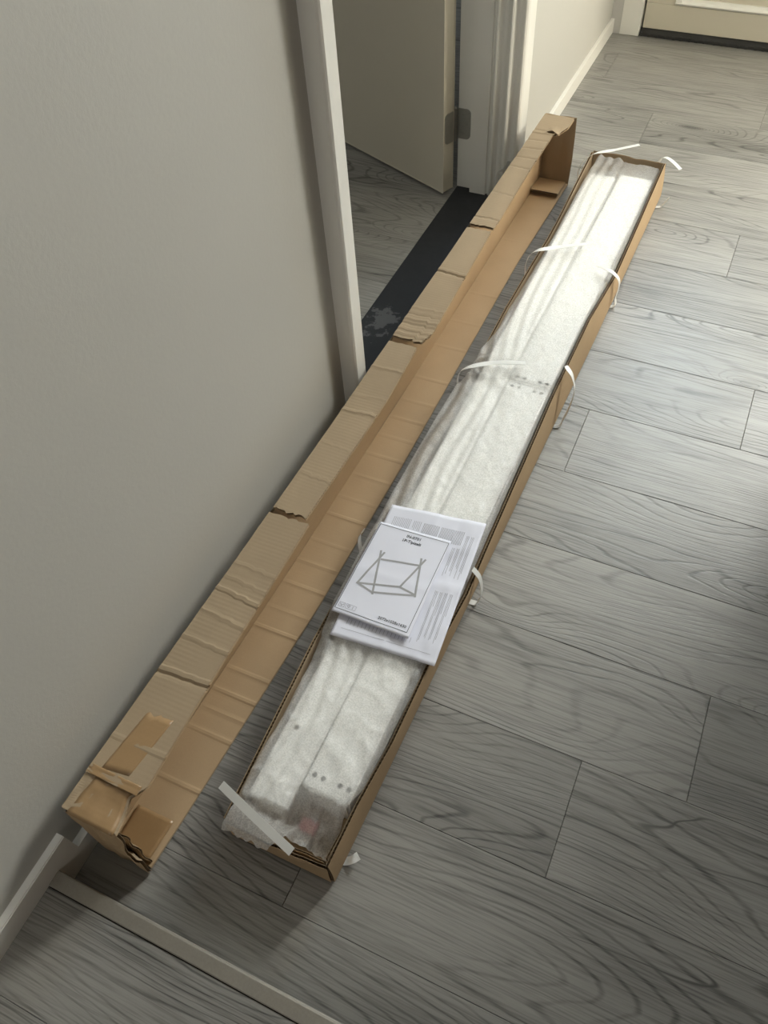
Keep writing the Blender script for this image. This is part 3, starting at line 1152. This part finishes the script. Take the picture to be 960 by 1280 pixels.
# ------------------------------------------------------------------ instruction sheets
def bil(c, u, v):
    tl, tr_, br, bl = [Vector(p) for p in c]
    return bl.lerp(br, u).lerp(tl.lerp(tr_, u), v)


def paper_sheet(c, f, label, name='instruction_sheet'):
    ctr = sum((Vector(p) for p in c), Vector()) / 4

    def P(u, v):
        p = bil(c, u, v)
        p.z += f(u, v)
        return p
    o = sheet(name, P, 36, 36, 'paper', None, tuple(ctr), 0.00025)
    tag(o, label, 'paper sheet')

    def Q(u, v, h=0.0006):
        p = P(u, v)
        e = 2e-3
        n = (P(u + e, v) - P(u - e, v)).cross(P(u, v + e) - P(u, v - e)).normalized()
        return p + n * h
    return o, Q, tuple(ctr)


def strokes(name, parent, base, Q, segs, mat, asp, h=0.0006):
    """segs: (u0,v0,u1,v1,width in u)"""
    bm = bmesh.new()
    for (u0, v0, u1, v1, w) in segs:
        d = Vector(((u1 - u0), (v1 - v0) * asp))
        L = d.length
        if L < 1e-6:
            continue
        nx, ny = -d.y / L * w / 2, d.x / L * w / 2 / asp
        k = max(1, int(L / 0.04))
        pr = None
        for i in range(k + 1):
            t = i / k
            a = bm.verts.new(Q(lerp(u0, u1, t) + nx, lerp(v0, v1, t) + ny, h))
            b = bm.verts.new(Q(lerp(u0, u1, t) - nx, lerp(v0, v1, t) - ny, h))
            if pr:
                bm.faces.new((pr[0], pr[1], b, a))
            pr = (a, b)
    return obj(name, bm, mat, parent, base)


def lettering(text, parent, base, Q, u, v, size, asp, mat, align='CENTER', bold=0.0):
    cu = bpy.data.curves.new('lettering', 'FONT')
    cu.body = text
    cu.size = size
    cu.align_x = align
    cu.offset = bold
    cu.resolution_u = 2
    to = bpy.data.objects.new('lettering', cu)
    COL.objects.link(to)
    bpy.context.view_layer.update()
    me = bpy.data.meshes.new_from_object(to.evaluated_get(bpy.context.evaluated_depsgraph_get()))
    bpy.data.objects.remove(to)
    for vt in me.vertices:
        vt.co = Q(u + vt.co.x, v + vt.co.y / asp, 0.0007)
    me.materials.clear()
    return link('lettering', me, mat, parent, base)


A4 = [(-0.435, 0.845, 0.0985), (-0.253, 0.868, 0.1000), (-0.232, 0.562, 0.0975), (-0.418, 0.547, 0.0990)]
AS4 = 1.64


def f4(u, v):
    z = 0.0018 * nz(u * 4, v * 4, 1.0)
    z += 0.0028 * max(0, 1 - abs(v - 0.50) / 0.06) * (0.4 + 0.6 * u)       # middle fold
    z += 0.0012 * max(0, 1 - abs(u - 0.5) / 0.05)
    if u > 0.72:
        z += 0.0020 * nz(u * 14, v * 11, 2.0)
    return z


s4, Q4, c4 = paper_sheet(A4, f4, 'larger creased white sheet with columns of small print, lying on the foam wrap')
rnd = random.Random(3)
sg = []
# table blocks at the head of the sheet
for (u0, u1, v0, v1, n, w) in ((0.075, 0.27, 0.815, 0.915, 11, .004), (0.29, 0.38, 0.82, 0.91, 5, .004), (0.40, 0.57, 0.815, 0.905, 12, .0055), (0.585, 0.83, 0.80, 0.905, 17, .0055)):
    for i in range(n):
        uu = lerp(u0, u1, (i + .5) / n)
        sg.append((uu, v1, uu + 0.002, v1 - (v1 - v0) * (1 if n > 6 else rnd.uniform(.5, 1)), w))
# columns down the long side
for k in range(4):
    for i in range(3):
        uu = 0.765 + k * 0.048 + i * 0.011
        sg.append((uu, 0.775 if k < 2 else 0.88, uu + 0.002, rnd.uniform(0.56, 0.66), .0035))
        sg.append((uu, 0.455, uu + 0.006, rnd.uniform(0.11, 0.16) if i < 2 else rnd.uniform(.2, .35), .0035))
# scale-like ticks along the foot
for i in range(18):
    uu = 0.10 + i * 0.036
    sg.append((uu, 0.128 if i % 3 else 0.14, uu, 0.092, .003))
sg.append((0.07, 0.062, 0.93, 0.060, .003))
strokes('print', s4, c4, Q4, sg, 'print_text', AS4)

A5 = [(-0.436, 0.796, 0.1035), (-0.298, 0.803, 0.1045), (-0.290, 0.588, 0.1040), (-0.435, 0.588, 0.1040)]
AS5 = 1.47


def f5(u, v):
    return 0.0010 * nz(u * 3, v * 3, 6.0) + 0.0010 * max(0, 1 - abs(v - 0.47) / 0.08) + 0.002 * u * (1 - v)


s5, Q5, c5 = paper_sheet(A5, f5, 'smaller white booklet with a line drawing of a tent frame, on top of the sheet')
bd = [(0.018, 0.976), (0.985, 0.972), (0.955, 0.044), (0.018, 0.041)]
strokes('border_line', s5, c5, Q5, [(*bd[i], *bd[(i + 1) % 4], .006) for i in range(4)], 'print_black', AS5)
T = .026
strokes('frame_drawing', s5, c5, Q5, [
    (0.255, 0.700, 0.118, 0.320, T), (0.200, 0.707, 0.364, 0.268, T), (0.249, 0.621, 0.768, 0.675, T), (0.794, 0.749, 0.639, 0.412, T),
    (0.735, 0.748, 0.868, 0.370, T), (0.123, 0.329, 0.636, 0.417, T), (0.123, 0.329, 0.355, 0.285, T), (0.350, 0.289, 0.861, 0.383, T),
    (0.636, 0.417, 0.861, 0.388, T)], 'print_grey', AS5)
lettering('IN-0701', s5, c5, Q5, 0.525, 0.912, 0.062, AS5, 'print_black', bold=0.0012)
lettering('1P-Tipizelt', s5, c5, Q5, 0.520, 0.862, 0.062, AS5, 'print_black', bold=0.0012)
lettering('2072x1558x1630', s5, c5, Q5, 0.925, 0.075, 0.052, AS5, 'print_black', 'RIGHT', 0.0006)
ic = [(0.045, 0.108, 0.115, 0.108, .004), (0.115, 0.108, 0.115, 0.066, .004), (0.115, 0.066, 0.045, 0.066, .004), (0.045, 0.066, 0.045, 0.108, .004),
      (0.055, 0.098, 0.080, 0.075, .006), (0.080, 0.075, 0.105, 0.098, .006), (0.135, 0.110, 0.265, 0.108, .003), (0.265, 0.108, 0.265, 0.066, .003),
      (0.265, 0.066, 0.135, 0.066, .003), (0.135, 0.066, 0.135, 0.110, .003)]
for i in range(10):
    a, b = i / 10 * 6.283, (i + 1) / 10 * 6.283
    ic.append((0.170 + .018 * math.cos(a), 0.092 + .009 * math.sin(a), 0.170 + .018 * math.cos(b), 0.092 + .009 * math.sin(b), .005))
ic += [(0.188, 0.092, 0.170, 0.072, .005), (0.225, 0.100, 0.225, 0.072, .006)]
strokes('symbol', s5, c5, Q5, ic, 'print_text', AS5)


# ------------------------------------------------------------------ plastic packing straps
def catmull(pts, n=10):
    P = [Vector(p) for p in pts]
    P = [P[0] * 2 - P[1]] + P + [P[-1] * 2 - P[-2]]
    out = []
    for i in range(1, len(P) - 2):
        for k in range(n):
            t = k / n
            a, b, c, d = P[i - 1], P[i], P[i + 1], P[i + 2]
            out.append(0.5 * ((2 * b) + (c - a) * t + (2 * a - 5 * b + 4 * c - d) * t * t + (3 * b - a - 3 * c + d) * t ** 3))
    out.append(P[-2])
    return out


def strap(pts, wdirs, label, width=0.011, th=0.0008, group=None):
    c = catmull(pts)
    wd = catmull(wdirs)
    bm = bmesh.new()
    pr = None
    for i, p in enumerate(c):
        t = (c[min(i + 1, len(c) - 1)] - c[max(i - 1, 0)]).normalized()
        w = wd[i] - t * wd[i].dot(t)
        w.normalize()
        n = t.cross(w).normalized()
        ring = [bm.verts.new(p + w * a * width / 2 + n * b * th / 2) for a, b in ((-1, -1), (1, -1), (1, 1), (-1, 1))]
        if pr:
            for k in range(4):
                bm.faces.new((pr[k], pr[(k + 1) % 4], ring[(k + 1) % 4], ring[k]))
        else:
            bm.faces.new(ring)
        pr = ring
    bm.faces.new(pr[::-1])
    base = Vector(pts[len(pts) // 2])
    o = obj('packing_strap', bm, 'strap_white', None, tuple(base))
    return tag(o, label, 'strap', group)


UP = (0, 0, 1)
YD = (0, 1, 0)
ZU = 0.0009


def yd(n, tilt=0.0):
    return [(tilt, 1, 0)] * n


strap([(-0.308, 0.210, 0.100), (-0.378, 0.229, 0.1065), (-0.451, 0.251, 0.1065)], [(0.3, 1, 0.35)] * 3,
      'straight white plastic strap lying across the tray end by the floor step', 0.013, group=None)
strap([(-0.262, 0.246, ZU), (-0.250, 0.249, 0.0025), (-0.240, 0.254, 0.010), (-0.234, 0.262, 0.012)], [(-.3, 1, 0.0)] * 4,
      'short white strap stub poking out under the tray end by the floor step', 0.013)
strap([(-0.470, 0.792, 0.070), (-0.474, 0.776, 0.060), (-0.468, 0.764, 0.040), (-0.458, 0.758, 0.016), (-0.445, 0.757, ZU + .001), (-0.34, 0.757, ZU), (-0.238, 0.757, ZU), (-0.225, 0.757, 0.012),
       (-0.219, 0.758, 0.045), (-0.225, 0.760, 0.085), (-0.240, 0.762, 0.1045)],
      yd(11), 'white strap round the carton tray beside the instruction sheets', 0.011)
strap([(-0.325, 1.311, 0.1020), (-0.384, 1.285, 0.1060), (-0.437, 1.243, 0.1080), (-0.456, 1.246, 0.075), (-0.456, 1.250, 0.03), (-0.446, 1.25, ZU + .001), (-0.34, 1.248, ZU),
       (-0.232, 1.248, ZU), (-0.214, 1.266, 0.018), (-0.207, 1.295, 0.066), (-0.219, 1.311, 0.096), (-0.240, 1.327, 0.108)],
      [(0.35, 1, 0)] * 3 + yd(5) + [(-.2, 1, 0.1)] * 4, 'white strap at the middle of the carton tray by the drilled beam joint', 0.011)
strap([(-0.323, 1.782, 0.1020), (-0.379, 1.744, 0.1045), (-0.431, 1.700, 0.1075), (-0.450, 1.703, 0.07), (-0.450, 1.705, 0.03), (-0.440, 1.70, ZU + .001), (-0.34, 1.697, ZU),
       (-0.222, 1.695, ZU + .0004), (-0.214, 1.690, 0.035), (-0.212, 1.684, 0.085), (-0.232, 1.685, 0.106), (-0.269, 1.702, 0.1050)],
      [(0.45, 1, 0)] * 3 + yd(5) + [(.1, 1, 0)] * 4, 'white strap round the tray between the drilled beam joint and its front-door end', 0.011)
strap([(-0.308, 2.242, 0.130), (-0.361, 2.196, 0.130), (-0.417, 2.150, 0.128), (-0.445, 2.150, 0.085), (-0.444, 2.155, 0.03), (-0.436, 2.16, ZU + .001), (-0.34, 2.165, ZU),
       (-0.222, 2.170, ZU), (-0.202, 2.176, 0.008), (-0.190, 2.182, 0.028)],
      [(0.6, 1, 0)] * 3 + yd(7), 'white strap round the carton tray end nearest the front door', 0.010)
strap([(-0.262, 2.2400, 0.0008), (-0.258, 2.2420, 0.040), (-0.246, 2.2480, 0.090), (-0.232, 2.2470, 0.1045), (-0.208, 2.2320, 0.1040), (-0.181, 2.207, 0.1000)], [(.7, .7, 0.1)] * 6,
      'short white strap stub curling over the tray corner nearest the front door', 0.010)
strap([(-0.640, 2.030, 0.0), (-0.648, 2.032, 0.05), (-0.648, 2.040, 0.088), (-0.634, 2.052, 0.100), (-0.619, 2.048, 0.128)], [(0.5, .6, -.5)] * 5,
      'curled white strap end behind the carton lid at the door casing', 0.009)
